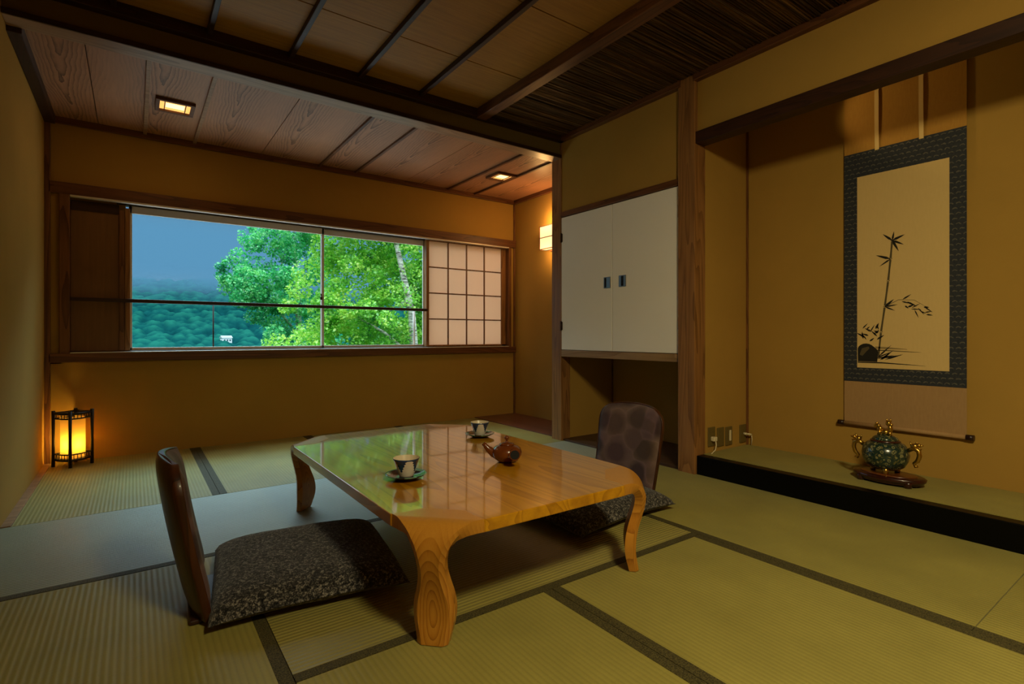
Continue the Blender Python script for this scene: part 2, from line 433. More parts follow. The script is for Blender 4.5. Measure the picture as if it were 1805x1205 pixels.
# ---- ceilings
cm = MB()
ys = [3.2, 2.66, 2.04, 1.42, .8, .18, -.44, -1.06, -1.7]
for a, b in zip(ys, ys[1:]): cm.box(XL, 2.0, b+.004, a-.004, 2.468, 2.5)
ceil = struct('ceiling', cm, M['ceil_main'])
obj('backing', MB().box(XL, 2.85, -1.75, 3.23, 2.478, 2.60), M['darkwood'], ceil)
for x in (-.08, .325, .73, 1.135, 1.545):
    obj('batten', MB().box(x-.013, x+.013, -1.7, 3.19, 2.436, 2.470), M['darkwoodY'], ceil, bevel=.003)
obj('beam', MB().box(1.985, 2.062, -1.7, 3.19, 2.40, 2.47), M['woodY'], ceil, bevel=.004)
rd = MB()
r_ = random.Random(3)
y = -1.7
while y < 3.2:
    d = r_.uniform(.008, .02); z = 2.452+r_.uniform(-.004, .004); rr = d*.5
    rd.tube([(2.055, y+d/2, z), (2.45, y+d/2+r_.uniform(-.003, .003), z+r_.uniform(-.003, .003)), (2.79, y+d/2, z)], rr, 6, False)
    y += d
o = obj('reed_matting', rd, M['reed'], ceil)
struct('ceiling_alcove', MB().box(2.88, XT, -.42, 1.958, 2.45, 2.6), M['ceil_main'])
struct('roof', MB().box(-.7, 3.6, -1.9, 4.8, 2.60, 2.72), M['darkwood'])

eb = MB()
seams = [XL, -.20, .065, .372, .832, 1.293, 1.607, 2.085, 2.54, 2.85, XE]
for a, b in zip(seams, seams[1:]): eb.box(a+.0025, b-.0025, 3.33, YB, 2.312, 2.335)
ce = struct('ceiling_window_strip', eb, M['ceil_board'])
obj('backing', MB().box(XL, 3.4, 3.32, YB, 2.334, 2.42), M['darkwood'], ce)
for x in (.065, .372, 1.293, 1.607, 2.54, 2.85):
    obj('batten', MB().box(x-.011, x+.011, 3.33, YB-.02, 2.296, 2.313), M['headerwood' if x < 1 else 'woodY'], ce, bevel=.002)

# ---- timber trims
n_trim = [0]
def trim(mb, mat, bevel=.003, base='trim'):
    n_trim[0] += 1
    return struct('trim_%d' % n_trim[0], mb, mat, bevel=bevel)
trim(MB().box(XL, 2.82, 3.18, 3.235, 2.408, 2.47), M['darkwood'])                    # moulding over the header
trim(MB().box(2.775, 2.82, 2.06, 3.22, 2.408, 2.47), M['woodY'])                       # moulding right wall
trim(MB().box(2.775, 2.82, -1.7, 1.96, 2.408, 2.47), M['woodY'])
trim(MB().box(XL, 2.81, YH, 3.335, 2.283, 2.312), M['headerwood'])                     # header bottom rail
trim(MB().box(XL, 2.81, YH-.006, YH+.004, 2.2845, 2.311), M['darkwood'], .001)         # its dark front face
trim(MB().box(XL, XE, YB-.028, YB, 2.270, 2.314), M['woodX'])                          # ceiling trim at window wall
trim(MB().box(XE-.03, XE, 3.33, YB-.02, 2.272, 2.314), M['woodY'])
trim(MB().box(XL, XL+.055, 3.33, YB-.02, 2.258, 2.314), M['darkwoodY'])
trim(MB().box(XL, XL+.03, YB-.03, YB, 0, 2.28), M['woodZ'])                            # corner posts
trim(MB().box(XE-.018, XE, YB-.018, YB, 0, 2.28), M['woodZ'])
trim(MB().box(XL+.02, XE, YB-.03, YB+.06, 1.80, 1.878), M['woodX'])                    # lintel over the window
trim(MB().box(XL+.02, XE, YB-.03, YB+.10, .668, .730), M['woodX'])                     # sill
trim(MB().box(-.405, -.352, YB-.025, YB+.10, .72, 1.81), M['woodZ'])                   # left window post
trim(MB().box(3.282, 3.315, YB-.022, YB+.10, .72, 1.81), M['woodZ'])                   # right window post
trim(MB().box(XC, 2.906, YH, 3.337, -.03, 2.45), M['woodZlight'], .004)                # post between cabinet and window strip
trim(MB().box(2.786, 2.898, 1.957, 2.080, -.03, 2.47), M['woodZlight'], .005)          # alcove post
trim(MB().box(2.795, 2.885, -.45, 1.962, 2.026, 2.100), M['darkwoodY'])                    # alcove lintel
trim(MB().box(2.80, 2.9, 2.078, YH, 1.803, 1.846), M['woodY'])                         # rail over the cabinet
trim(MB().box(XT-.012, XT, 1.946, 1.958, .11, 2.45), M['woodZ'], .001)                 # alcove inner corner strip
trim(MB().box(3.398, 3.41, 3.218, 3.23, 0, .69), M['woodZ'], .001)                     # niche inner corner strip
trim(MB().box(XL, XL+.035, 3.2, YB-.03, -.03, .003), M['headerwood'], .001)            # threshold strip by left wall
# alcove platform
struct('alcove_sill', MB().box(XC-.002, 2.872, -.45, 1.957, -.03, .113), M['black'], bevel=.004)
struct('alcove_base', MB().box(2.86, XT, -.42, 1.958, -.03, .098), M['bark_floor'])
struct('floor_board_corner', MB().box(2.865, XE, 3.33, YB, -.03, .006), M['board'])
struct('floor_board_niche', MB().box(2.83, 3.41, 2.05, 3.23, -.03, .012), M['bark_floor'])

# ------------------------------------------------------------------ tatami mats
def mat(x0, x1, y0, y1, axis, borders, label, z=0.0, g='tatami mats on the floor', tone=''):
    t = thing('tatami_mat', label, 'mat', ((x0+x1)/2, (y0+y1)/2, z-.03), 0, g)
    a, b = (x1-x0)/2-.0015, (y1-y0)/2-.0015
    th = .03 if z == 0 else .016
    t.location.z = z-th
    obj('rush_surface', MB().box(-a, a, -b, b, 0, th-.0012), M['tat'+axis+tone], t)
    for s in borders:
        bw = .0335
        if s == 'r': m = MB().box(a-bw, a+.0004, -b-.0003, b+.0003, .001, th)
        if s == 'l': m = MB().box(-a-.0004, -a+bw, -b-.0003, b+.0003, .001, th)
        if s == 'n': m = MB().box(-a-.0003, a+.0003, -b-.0004, -b+bw, .001, th)
        if s == 'f': m = MB().box(-a-.0003, a+.0003, b-bw, b+.0004, .001, th)
        obj('cloth_border', m, M['heri'], t)
    return t
mat(-.445, .375, 3.2, 4.638, 'Y', 'r', 'tatami mat in front of the glowing floor lantern')
mat(.375, 1.19, 3.2, 4.638, 'Y', 'lr', 'ribbed tatami mat under the window, right of the lantern mat')
mat(1.19, 2.01, 3.2, 4.638, 'Y', 'lr', 'tatami mat under the window, mostly hidden behind the low table')
mat(2.01, 2.864, 3.2, 4.638, 'Y', 'l', 'tan tatami mat beside the reddish floor board in the far right corner')
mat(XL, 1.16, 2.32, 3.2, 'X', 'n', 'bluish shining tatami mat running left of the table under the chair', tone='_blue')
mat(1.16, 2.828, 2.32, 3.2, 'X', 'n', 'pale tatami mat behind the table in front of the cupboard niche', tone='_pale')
mat(XL, .322, .50, 2.32, 'Y', 'r', 'ribbed tatami mat under the left legless chair, nearest left wall')
mat(.322, 1.96, 1.355, 2.32, 'X', 'n', 'shadowed tatami mat lying under the low table')
mat(.322, 1.139, -.48, 1.355, 'Y', 'r', 'tatami mat at the front beneath the nearest table leg')
mat(1.139, 1.96, -.48, 1.355, 'Y', 'lr', 'broad olive tatami mat at the front right of the dark double border')
mat(1.96, 2.808, .455, 2.32, 'Y', 'l', 'olive tatami mat along the black alcove step')
mat(1.96, 2.808, -1.38, .455, 'Y', 'l', 'tatami mat cut off at the lower right edge of the picture')
mat(2.874, XT, -.41, 1.956, 'Y', '', 'raised tatami mat on the alcove platform under the hanging scroll', .115, None)

# ------------------------------------------------------------------ window
win = bpy.data.objects.new('window_1', None); COL.objects.link(win); win['kind'] = 'structure'
win.location = (1.15, YB, .73)
def W(mb): mb.v = [(x-1.15, y-YB, z-.73) for x, y, z in mb.v]; return mb
fr = MB()
fr.box(-.05, 3.30, YB+.015, YB+.10, .730, .742); fr.box(-.10, 2.36, YB+.045, YB+.115, 1.786, 1.80)
obj('frame', W(fr), M['aludark'], win, bevel=.002)
for z0, z1 in ((1.788, 1.80), (.7295, .736)): obj('track_and_sill_glint', W(MB().box(-.35, 3.28, YB-.030, YB+.01, z0, z1)), M['alu'], win, bevel=.002)  # lower pale strip added to paint the sky glint on the sill
obj('jamb', W(MB().box(-.052, -.022, YB+.02, YB+.11, .742, 1.76)), M['woodZlight'], win, bevel=.002)
obj('jamb', W(MB().box(2.322, 2.350, YB+.02, YB+.11, .742, 1.80)), M['woodZlight'], win, bevel=.002)
def sash(x0, x1, y):
    m = MB(); m.box(x0, x1, y, y+.02, .742, .762); m.box(x0, x1, y, y+.02, 1.734, 1.786)
    m.box(x0, x0+.020, y, y+.02, .742, 1.786); m.box(x1-.020, x1, y, y+.02, .742, 1.786)
    s = obj('sash', W(m), M['alu'], win, bevel=.002)
    obj('pane', W(MB().box(x0+.018, x1-.018, y+.008, y+.012, .760, 1.734)), M['glass'], s)
    return s
s1 = sash(-.03, 1.352, YB+.055); s2 = sash(1.332, 2.335, YB+.078)
obj('latch', W(MB().box(1.318, 1.336, YB+.045, YB+.056, 1.16, 1.185).tube([(1.327, YB+.046, 1.185), (1.322, YB+.043, 1.215)], .005, 8)), M['aludark'], s1)

# wooden pull-out panel at left of the window
t = thing('sliding_shutter', 'plain brown wooden sliding panel at left end of the window', 'panel', (-.2, YB+.02, .742))
obj('board', MB().box(-.15, .118, .012, .022, 0, .985), M['panelwood'], t)
obj('stile', MB().box(.115, .146, 0, .03, 0, 1.0), M['woodZ'], t, bevel=.002)
obj('top_rail', MB().box(-.15, .115, .004, .028, .968, 1.035), M['darkwood'], t, bevel=.002)
# hand rail across the window
t = thing('window_handrail', 'thin dark wooden rail crossing the window at mid height', 'rail', (.98, YB+.004, 1.085))
obj('rail', MB().box(-1.33, 1.345, -.012, .008, 0, .026), M['darkwood'], t, bevel=.003)

# balustrade posts outside
for x, l, m in ((.518, 'slim dark metal post outside the left window pane', 'aludark'), (2.27, 'slim grey metal post outside at right edge of the glass', 'alu')):
    t = thing('balustrade_post', l, 'post', (x, YB+.19, .56), 0, 'posts outside the window')
    obj('upright', MB().tube([(0, 0, 0), (0, 0, .53)], .0055 if x < 1 else .011, 10), M[m], t)
    obj('foot', MB().lathe([(.02, 0), (.02, .008), (.008, .012)], 12), M[m], t)

# shoji screen
t = thing('shoji_screen', 'sliding paper screen with four by four wooden lattice at window right', 'screen', (2.36, YB+.035, .745))
Ws, Hs = .92, 1.05
f = MB(); f.box(-.03, 0, 0, .026, -.015, Hs); f.box(Ws-.055, Ws, 0, .026, -.015, Hs)
f.box(-.03, Ws, 0, .026, -.015, .012); f.box(-.03, Ws, 0, .026, Hs-.012, Hs+.012)
obj('frame', f, M['woodZlight'], t, bevel=.002)
g = MB()
for i in range(1, 4): x = (Ws-.055)*i/4; g.box(x-.006, x+.006, .004, .014, .01, Hs-.01)
for i in range(1, 4): z = .012+(Hs-.024)*i/4; g.box(0, Ws-.055, .005, .013, z-.006, z+.006)
obj('lattice', g, M['woodZ'], t)
obj('paper', MB().box(-.01, Ws-.045, .0145, .0158, 0, Hs-.005), M['shoji'], t)

# ------------------------------------------------------------------ downlights
for x, l in ((.213, 'square wooden recessed ceiling light nearer the left wall'), (2.735, 'square wooden recessed ceiling light nearer the wall sconce')):
    t = thing('ceiling_light', l, 'light', (x, 3.965, 2.312), 0, 'recessed lights in the boarded ceiling')
    a, b = .105, .082
    f = MB()
    f.box(-a, a, -a, -b, -.02, 0); f.box(-a, a, b, a, -.02, 0); f.box(-a, -b, -b, b, -.02, 0); f.box(b, a, -b, b, -.02, 0)
    obj('frame', f, M['woodX'], t, bevel=.002)
    obj('diffuser', MB().box(-b, b, -b, b, -.006, -.002), M['downlight'], t)
    obj('lamp_core', MB().box(-.05, .05, -.035, .035, -.009, -.0055), M['downlight_core'], t)
    for bx in (-.058, .053): obj('grille_bar', MB().box(bx, bx+.005, -b, b, -.013, -.008), M['woodY'], t)

# ------------------------------------------------------------------ wall sconce
t = thing('wall_sconce', 'glowing box-shaped paper wall lamp beside the cupboard post', 'lamp', (XE, 3.985, 1.70))
w2, dp, hh = .105, .085, .235
obj('shade', MB().box(-dp, -.012, -w2, w2, .006, hh-.004), M['sconce'], t)
f = MB()
for z in (0, hh/2-.004, hh-.008): 
    f.box(-dp-.006, -dp, -w2-.006, w2+.006, z, z+.007); f.box(-dp-.006, 0, w2, w2+.006, z, z+.007); f.box(-dp-.006, 0, -w2-.006, -w2, z, z+.007)
for y in (-w2-.006, w2): f.box(-dp-.006, -dp, y, y+.006, 0, hh)
obj('frame', f, M['woodY'], t)
obj('back_plate', MB().box(-.012, 0, -w2, w2, 0, hh), M['woodZ'], t)
obj('bracket', MB().box(-.03, 0, -.02, .02, -.02, 0), M['woodZ'], t)

# ------------------------------------------------------------------ floor lantern
t = thing('floor_lantern', 'glowing paper floor lantern in a black four-post frame, left corner', 'lamp', (-.325, 4.488, 0), math.radians(41))
a, hl = .070, .362
for sx in (-1, 1):
    for sy in (-1, 1):
        pm = MB().tube([(sx*a, sy*a, 0), (sx*a, sy*a, hl*.5), (sx*a, sy*a, hl)], [.0105, .0085, .0105], 10)
        obj('post', pm, M['blackiron'], t)
def ring(z, r=.0055):
    m = MB()
    for p, q in (((-a,-a),(a,-a)), ((a,-a),(a,a)), ((a,a),(-a,a)), ((-a,a),(-a,-a))):
        m.tube([(p[0], p[1], z), ((p[0]+q[0])/2, (p[1]+q[1])/2, z-.003), (q[0], q[1], z)], r, 8)
    return m
for z, r in ((.345, .008), (.312, .0045), (.082, .0045), (.045, .007)): obj('rail', ring(z, r), M['blackiron'], t)
for k in range(1, 6):
    u = -a+2*a*k/6
    for z0, z1 in ((.312, .343), (.047, .082)):
        for p in ((u, -a), (u, a), (-a, u), (a, u)): obj('spindle', MB().tube([(p[0], p[1], z0), (p[0], p[1], z1)], .0022, 6), M['blackiron'], t)
c = .046
pp = MB()
for k in (0, 1, 3):
    R = Matrix.Rotation(k*PI/2, 3, 'Z')
    pp.add([R @ Vector(v) for v in ((-c,-c,.05),(c,-c,.05),(c,-c,.318),(-c,-c,.318))], [(0,1,2,3)])
obj('paper_shade', pp, M['lampshade'], t)
obj('tray', MB().box(-a, a, -a, a, .040, .046), M['blackiron'], t)
obj('bulb', MB().ball((0, 0, .105), .022, 14), M['bulb'], t)

# ------------------------------------------------------------------ built-in cupboard
cab = thing('wall_cupboard', 'built-in wall cupboard with two cream doors above the open niche', 'cupboard', (XC, 2.65, .68))
obj('bottom_board', MB().box(0, .59, -.57, .57, 0, .052), M['shelfwood'], cab, bevel=.003)
obj('case', MB().box(.025, .59, -.568, .568, .052, 1.12), M['shelfwood'], cab)
for s in (-1, 1):
    y0, y1 = (.0155, .567) if s > 0 else (-.567, .0085)
    d = obj('door', MB().box(.001, .022, y0, y1, .056, 1.119), M['cream'], cab, bevel=.002)
    yc = .060 if s > 0 else -.088
    h = MB(); h.box(-.004, .002, yc-.033, yc+.033, .515, .597)
    ho = obj('handle', h, M['chrome'], d, bevel=.002)
    obj('recess_shade', MB().box(-.0055, -.0035, yc+(.006 if s > 0 else -.012), yc+(.024 if s > 0 else .010), .521, .591), M['hole'], ho)  # dark plate stands in for the shaded finger recess
    for z in (.21, .92):
        yh = s*.566
        obj('hinge', MB().tube([(-.004, yh, z), (-.004, yh, z+.075)], .007, 8).box(-.003, .003, yh-.012, yh+.006, z+.005, z+.07), M['steel'], d)

# ------------------------------------------------------------------ low table
TX0, TX1, TY0, TY1, TZ = .60, 1.565, 1.235, 2.765, .336
tc = Vector(((TX0+TX1)/2, (TY0+TY1)/2, 0))
tab = thing('low_table', 'low lacquered wooden table with curved legs in the room centre', 'table', tc)
hx, hy = (TX1-TX0)/2, (TY1-TY0)/2
ch = .078   # corner cut along each side at the outer chamfer
def octo(inset_diag):
    k = ch+inset_diag*math.sqrt(2)
    return [(-hx+k, -hy), (hx-k, -hy), (hx, -hy+k), (hx, hy-k), (hx-k, hy), (-hx+k, hy), (-hx, hy-k), (-hx, -hy+k)]
obj('tabletop', MB().prism(octo(.086), TZ-.036, TZ), M['tableY'], tab, bevel=.0025)
# leg path: r outward (local +x), half width; the plate bends down from the top surface
path = [(-.125, .318, .066, .004), (-.088, .318, .100, .004), (-.062, .318, .139, .0182), (-.045, .317, .116, .0188), (-.028, .3125, .096, .0192), (-.012, .300, .074, .0196), (-.003, .282, .059, .020),
        (.000, .262, .048, .020), (-.004, .230, .0405, .020), (-.014, .195, .040, .020), (-.025, .160, .046, .020), (-.033, .125, .055, .020), (-.036, .090, .0595, .020),
        (-.034, .058, .057, .019), (-.028, .028, .050, .018), (-.022, .001, .044, .017)]
def leg_mesh():
    m = MB(); rings = []
    fine_path = list(path[:2])
    for i in range(2, len(path)-1):
        p0, p1, p2, p3 = path[max(i-1, 2)], path[i], path[i+1], path[min(i+2, len(path)-1)]
        for q in range(4):
            t_ = q/4
            fine_path.append(tuple(.5*((2*b_)+(c_-a_)*t_+(2*a_-5*b_+4*c_-d_)*t_*t_+(3*b_-a_-3*c_+d_)*t_**3) for a_, b_, c_, d_ in zip(p0, p1, p2, p3)))
    fine_path.append(path[-1])
    P = [Vector((r, 0, z)) for r, z, w, th in fine_path]
    for i, (r, z, wd, th) in enumerate(fine_path):
        d = (P[min(i+1, len(P)-1)]-P[max(i-1, 0)])
        d.normalize()
        nrm = Vector((-d.z, 0, d.x))
        if i < 2: nrm = Vector((0, 0, 1))
        if i == len(P)-1: nrm = Vector((1, 0, 0))
        ctr = P[i]
        if i < 2: ctr = Vector((r, 0, TZ-.0035)); th_ = .0040
        else: th_ = th; ctr = P[i]-nrm*th*(0 if i > 4 else 0)
        o = .002+.012*min(1, max(0, (i-8)/10))
        # hexagonal section: flat outer face with bevelled edges
        rings.append([ctr+nrm*th_+Vector((0, -(wd-o), 0)), ctr+nrm*th_+Vector((0, wd-o, 0)), ctr+nrm*th_*.35+Vector((0, wd, 0)),
                      ctr-nrm*th_+Vector((0, wd, 0)), ctr-nrm*th_+Vector((0, -wd, 0)), ctr+nrm*th_*.35+Vector((0, -wd, 0))])
    m.loft(rings, True, True)
    return m
for sx, sy in ((-1, -1), (1, -1), (1, 1), (-1, 1)):
    # outer chamfer midpoint
    cx, cy = sx*(hx-ch/2), sy*(hy-ch/2)
    ang = math.atan2(sy, sx)
    out = .026
    lg = obj('leg', leg_mesh(), M['legwood'], tab, (cx-math.cos(ang)*out, cy-math.sin(ang)*out, 0), (0, 0, ang))
    lg.data.set_sharp_from_angle(angle=math.radians(28))

# ------------------------------------------------------------------ legless chairs (zaisu) and cushions
def zaisu(label, loc, rz):
    t = thing('legless_chair', label, 'chair', loc, rz, 'legless floor chairs at the table')
    # local +x faces the table; back shell behind x<0
    HB, WB = .475, .215
    def bp(u, v, off):
        """u in -1..1 across, v in 0..1 up; off along local +x"""
        rc = .30
        wv = WB*(1 - .10*(1-v))
        if v > 1-rc:
            q = (v-(1-rc))/rc; wv *= (1-.34*q**3.6)
        y = u*wv
        z = .012+HB*v - .012*(u*u)*(v**4)
        x = -.085*v**1.25 - .012*math.sin(v*PI) + .035*u*u + off
        return Vector((x, y, z))
    def slab(o0, o1, k=1.0, v0=0., v1=1.):
        nu, nv = 16, 22; rings = []
        for j in range(nv+1):
            v = v0+(v1-v0)*j/nv; r = []
            for i in range(nu+1): r.append(bp((-1+2*i/nu)*k, v, o1(-1+2*i/nu, j/nv)))
            for i in range(nu, -1, -1): r.append(bp((-1+2*i/nu)*k, v, o0(-1+2*i/nu, j/nv)))
            rings.append(r)
        return MB().loft(rings, True, True)
    edge = lambda u, v: max(0, 1-abs(u)**6)*max(0, 1-abs(2*v-1)**10)
    obj('backrest', slab(lambda u, v: -.016-.010*edge(u, v), lambda u, v: .006), M['shellwood'], t, bevel=.004)
    obj('back_pad', slab(lambda u, v: .004, lambda u, v: .007+.030*edge(u, v), .965, .05, .985), M['mottled'], t)
    obj('seat_board', MB().box(-.02, .40, -.16, .16, .0, .014), M['darkwoodY'], t, bevel=.004)
    return t
zaisu('legless floor chair at left of the table, seen edge-on from behind', (.158, 1.955, 0), math.radians(-2.5))
zaisu('legless floor chair right of the table with mottled purple back pad', (2.125, 1.92, 0), math.radians(180+4))

def cushion(label, loc, rz, w, d, th, pinch):
    n = 44; vs = []; fs = []
    def P(i, j, s):
        u, v = -1+2*i/n, -1+2*j/n
        pin = 1-.06*(1-u*u) if True else 1
        x = u*w*(1-pinch*(1-v*v)*abs(u)**2) ; y = v*d*(1-pinch*(1-u*u)*abs(v)**2)
        e = max(0, (1-abs(u)**4.5))*max(0, (1-abs(v)**4.5))
        e = e**.40
        nz = noise.noise(Vector((u*2.1, v*2.1, s+loc[0]*3)))*.006+noise.noise(Vector((u*7, v*7, s)))*.0022
        z = th*(.30-.14*abs(u*v)**3) + (s*th*.62*e if s > 0 else -th*.30*e) + nz*e
        return (x, y, max(z, .0))
    for s in (1, -1):
        o = len(vs)
        for j in range(n+1):
            for i in range(n+1): vs.append(P(i, j, s))
        for j in range(n):
            for i in range(n):
                q = [o+j*(n+1)+i, o+j*(n+1)+i+1, o+(j+1)*(n+1)+i+1, o+(j+1)*(n+1)+i]
                fs.append(q if s > 0 else q[::-1])
    o = obj('floor_cushion', MB().add(vs, fs, True), M['fleck'], None, loc, (0, 0, rz))
    return tag(o, label, 'cushion', 'flecked floor cushions on the legless chairs')
cushion('dark flecked square cushion on the seat of the left legless chair', (.500, 1.96, .013), math.radians(-8), .292, .305, .094, .012)
cushion('dark flecked square cushion beneath the table on the right legless chair', (1.785, 1.925, .013), math.radians(4), .335, .340, .108, .045)

# ------------------------------------------------------------------ tea things
def saucer(label, x, y, rz):
    t = thing('saucer', label, 'saucer', (x, y, TZ), rz, 'saucers on the low table')
    obj('dish', MB().lathe([(.030, 0), (.036, .001), (.052, .008), (.070, .0165), (.0735, .0185), (.0735, .0205), (.068, .0195), (.050, .0125), (.034, .0085), (.002, .008)], 48), M['saucer'], t)
def cup(label, x, y, rz):
    t = thing('teacup', label, 'cup', (x, y, TZ+.009), rz, 'teacups on saucers')
    obj('bowl', MB().lathe([(.020, 0), (.025, .0005), (.027, .006), (.030, .012), (.0345, .028), (.040, .046), (.0455, .060), (.0475, .066), (.0462, .0665)], 48, cap=True), M['cup'], t)
    obj('inside', MB().lathe([(.0465, .0668), (.044, .060), (.038, .044), (.030, .018), (.002, .012)], 48, cap=False), M['cupin'], t)
# keep the bowl open at the top: remove its cap
saucer('green-banded dark saucer under the nearer teacup', .795, 1.755, .3)
cup('nearer painted teacup with dark serrated leaves', .795, 1.755, math.radians(35))
saucer('dark saucer under the teacup at the far end of the table', 1.425, 2.26, 1.4)
cup('farther white and navy teacup beyond the teapot', 1.425, 2.26, math.radians(20))
for o in list(bpy.data.objects):
    if o.name.startswith('bowl'):
        import bmesh
        bm = bmesh.new(); bm.from_mesh(o.data); bm.faces.ensure_lookup_table()
        top = max(bm.faces, key=lambda f_: f_.calc_center_median().z if len(f_.verts) > 8 else -1)
        bmesh.ops.delete(bm, geom=[top], context='FACES_ONLY'); bm.to_mesh(o.data); bm.free()

tp = thing('teapot', 'small reddish-brown clay side-handle teapot on the table', 'teapot', (1.235, 1.752, TZ), math.radians(0))
tp.scale = (1.1, 1.1, 1.05)
body = [(.024, 0), (.030, .001), (.034, .004), (.046, .014), (.0545, .028), (.056, .038), (.051, .052), (.040, .061), (.026, .066), (.020, .067)]
obj('body', MB().lathe(body, 48), M['clay'], tp)
lid = obj('lid', MB().lathe([(.027, .066), (.0275, .069), (.020, .0725), (.006, .075), (.004, .080), (.004, .084), (.0085, .089), (.009, .094), (.006, .099), (.001, .101)], 32), M['clay'], tp)
# directions: right of the view is (.81,-.58); toward the viewer is (-.58,-.82)
Rv = Vector((.81, -.58, 0)); Tv = Vector((-.58, -.815, 0))
up = Vector((0, 0, 1))
pts = [-Rv*.030+up*.030, -Rv*.052+up*.036, -Rv*.068+up*.048, -Rv*.080+up*.062, -Rv*.087+up*.071]
obj('spout', MB().tube(pts, [.024, .018, .0125, .009, .0085], 16), M['clay'], tp)
hd = (Tv*1.0+Rv*.12+up*.10).normalized()
hs = Rv*.016+up*.040
pts = [hs+hd*k for k in (.035, .055, .078, .100, .106)]
han = obj('handle', MB().tube(pts, [.0135, .0125, .0145, .020, .020], 20), M['clay'], tp)
obj('hollow_shade', MB().tube([hs+hd*.1055, hs+hd*.1068], .0165, 20), M['hole'], han)  # dark disc standing in for the unlit handle bore

# ------------------------------------------------------------------ hanging scroll
SX = XT-.013
sc = thing('hanging_scroll', 'hanging ink painting scroll with dark blue brocade border in the alcove', 'scroll', (SX, 1.07, .335))
def S_(m):
    m.v = [(x-SX, y-1.07, z-.335) for x, y, z in m.v]; return m
yl, yr = 1.352, .798
obj('upper_mount', S_(MB().box(SX-.001, SX+.001, yr, yl, 1.885, 2.38)), M['goldpaper'], sc)
obj('lower_mount', S_(MB().box(SX-.001, SX+.001, yr, yl, .345, .592)), M['tanpaper'], sc)
obj('brocade_border', S_(MB().box(SX-.0018, SX+.001, yr, yl, .588, 1.892)), M['brocade'], sc)
obj('picture', S_(MB().box(SX-.0030, SX-.0015, .866, 1.284, .668, 1.752)), M['picpaper'], sc)
for y in (1.185, .982):
    m = MB(); rings = []
    for k in range(9):
        z = 2.38-(2.38-1.882)*k/8; xx = SX-.006-.006*math.sin(PI*k/8)
        rings.append([(xx, y-.010, z), (xx, y+.010, z), (xx+.0012, y+.010, z), (xx+.0012, y-.010, z)])
    m.loft(rings, True, False); obj('hanging_ribbon', S_(m), M['ribbon'], sc)
obj('roller', S_(MB().tube([(SX-.004, yr+.002, .345), (SX-.004, yl-.002, .345)], .0115, 16)), M['tanpaper'], sc)
for y0, y1 in ((yl-.002, yl+.030), (yr+.002, yr-.030)):
    obj('roller_knob', S_(MB().tube([(SX-.004, y0, .345), (SX-.004, y1, .345)], [.0135, .0145], 14)), M['rod'], sc)
obj('hanging_rod', S_(MB().tube([(SX-.002, yr, 2.38), (SX-.002, yl, 2.38)], .007, 10)), M['rod'], sc)
# generic ink picture: bamboo stem, leaf sprays, stone and ground wash (local u right, v up on the paper)
ink, wash, pale = MB(), MB(), MB()
def uv(u, v, d=0): return (SX-.0034-d, 1.284-u, .668+v)      # u from the left edge, v from the bottom edge
def stroke(m, pts, ws, d=0):
    n = len(pts); L, R_ = [], []
    for i in range(n):
        a_ = pts[max(i-1, 0)]; b_ = pts[min(i+1, n-1)]
        dx, dy = b_[0]-a_[0], b_[1]-a_[1]; l = math.hypot(dx, dy) or 1
        nx, ny = -dy/l, dx/l
        L.append(uv(pts[i][0]+nx*ws[i], pts[i][1]+ny*ws[i], d)); R_.append(uv(pts[i][0]-nx*ws[i], pts[i][1]-ny*ws[i], d))
    m.add(L+R_, [(i, i+1, n+i+1, n+i) for i in range(n-1)])
def leafs(m, u, v, ang, l, w_, d=0):
    c_, s_ = math.cos(ang), math.sin(ang)
    stroke(m, [(u+c_*l*k, v+s_*l*k) for k in (0, .3, .65, 1)], [.0008, w_, w_*.7, .0003], d)
rr = random.Random(11)
stem = [(.105, .06), (.118, .20), (.136, .34), (.152, .48), (.163, .60), (.171, .70)]
for a_, b_ in zip(stem, stem[1:]):                       # bamboo internodes with small gaps
    k = .035
    p0 = (a_[0]+(b_[0]-a_[0])*k, a_[1]+(b_[1]-a_[1])*k); p1 = (b_[0]-(b_[0]-a_[0])*k, b_[1]-(b_[1]-a_[1])*k)
    stroke(wash, [p0, ((p0[0]+p1[0])/2, (p0[1]+p1[1])/2), p1], [.0052, .0042, .0052])
    stroke(ink, [(b_[0]-.008, b_[1]+.002), (b_[0], b_[1]-.002), (b_[0]+.009, b_[1]+.003)], [.001, .002, .0008], .0002)
for (u, v), dirs in (((.171, .70), (.4, -.5, 2.5, 1.3, -1.0)), ((.163, .60), (2.9, 3.7)), ((.136, .34), (.3, -.35, .75))):
    for q in dirs: leafs(ink, u, v, q+rr.uniform(-.15, .15), rr.uniform(.045, .075), rr.uniform(.004, .007), .0003)
for k in range(14): leafs(ink, .215+k*.009+rr.uniform(-.01, .01), .36-.004*k+rr.uniform(-.02, .02), rr.uniform(-1.3, .6), rr.uniform(.02, .05), rr.uniform(.0025, .005), .0003)
stroke(wash, [(.136, .34), (.20, .375), (.27, .37), (.325, .33)], [.0016, .0013, .001, .0004], .0001)
for k in range(16): leafs(ink, .06+rr.uniform(-.035, .05), .175+rr.uniform(-.03, .05), rr.uniform(.2, 2.9), rr.uniform(.02, .045), rr.uniform(.003, .006), .0003)
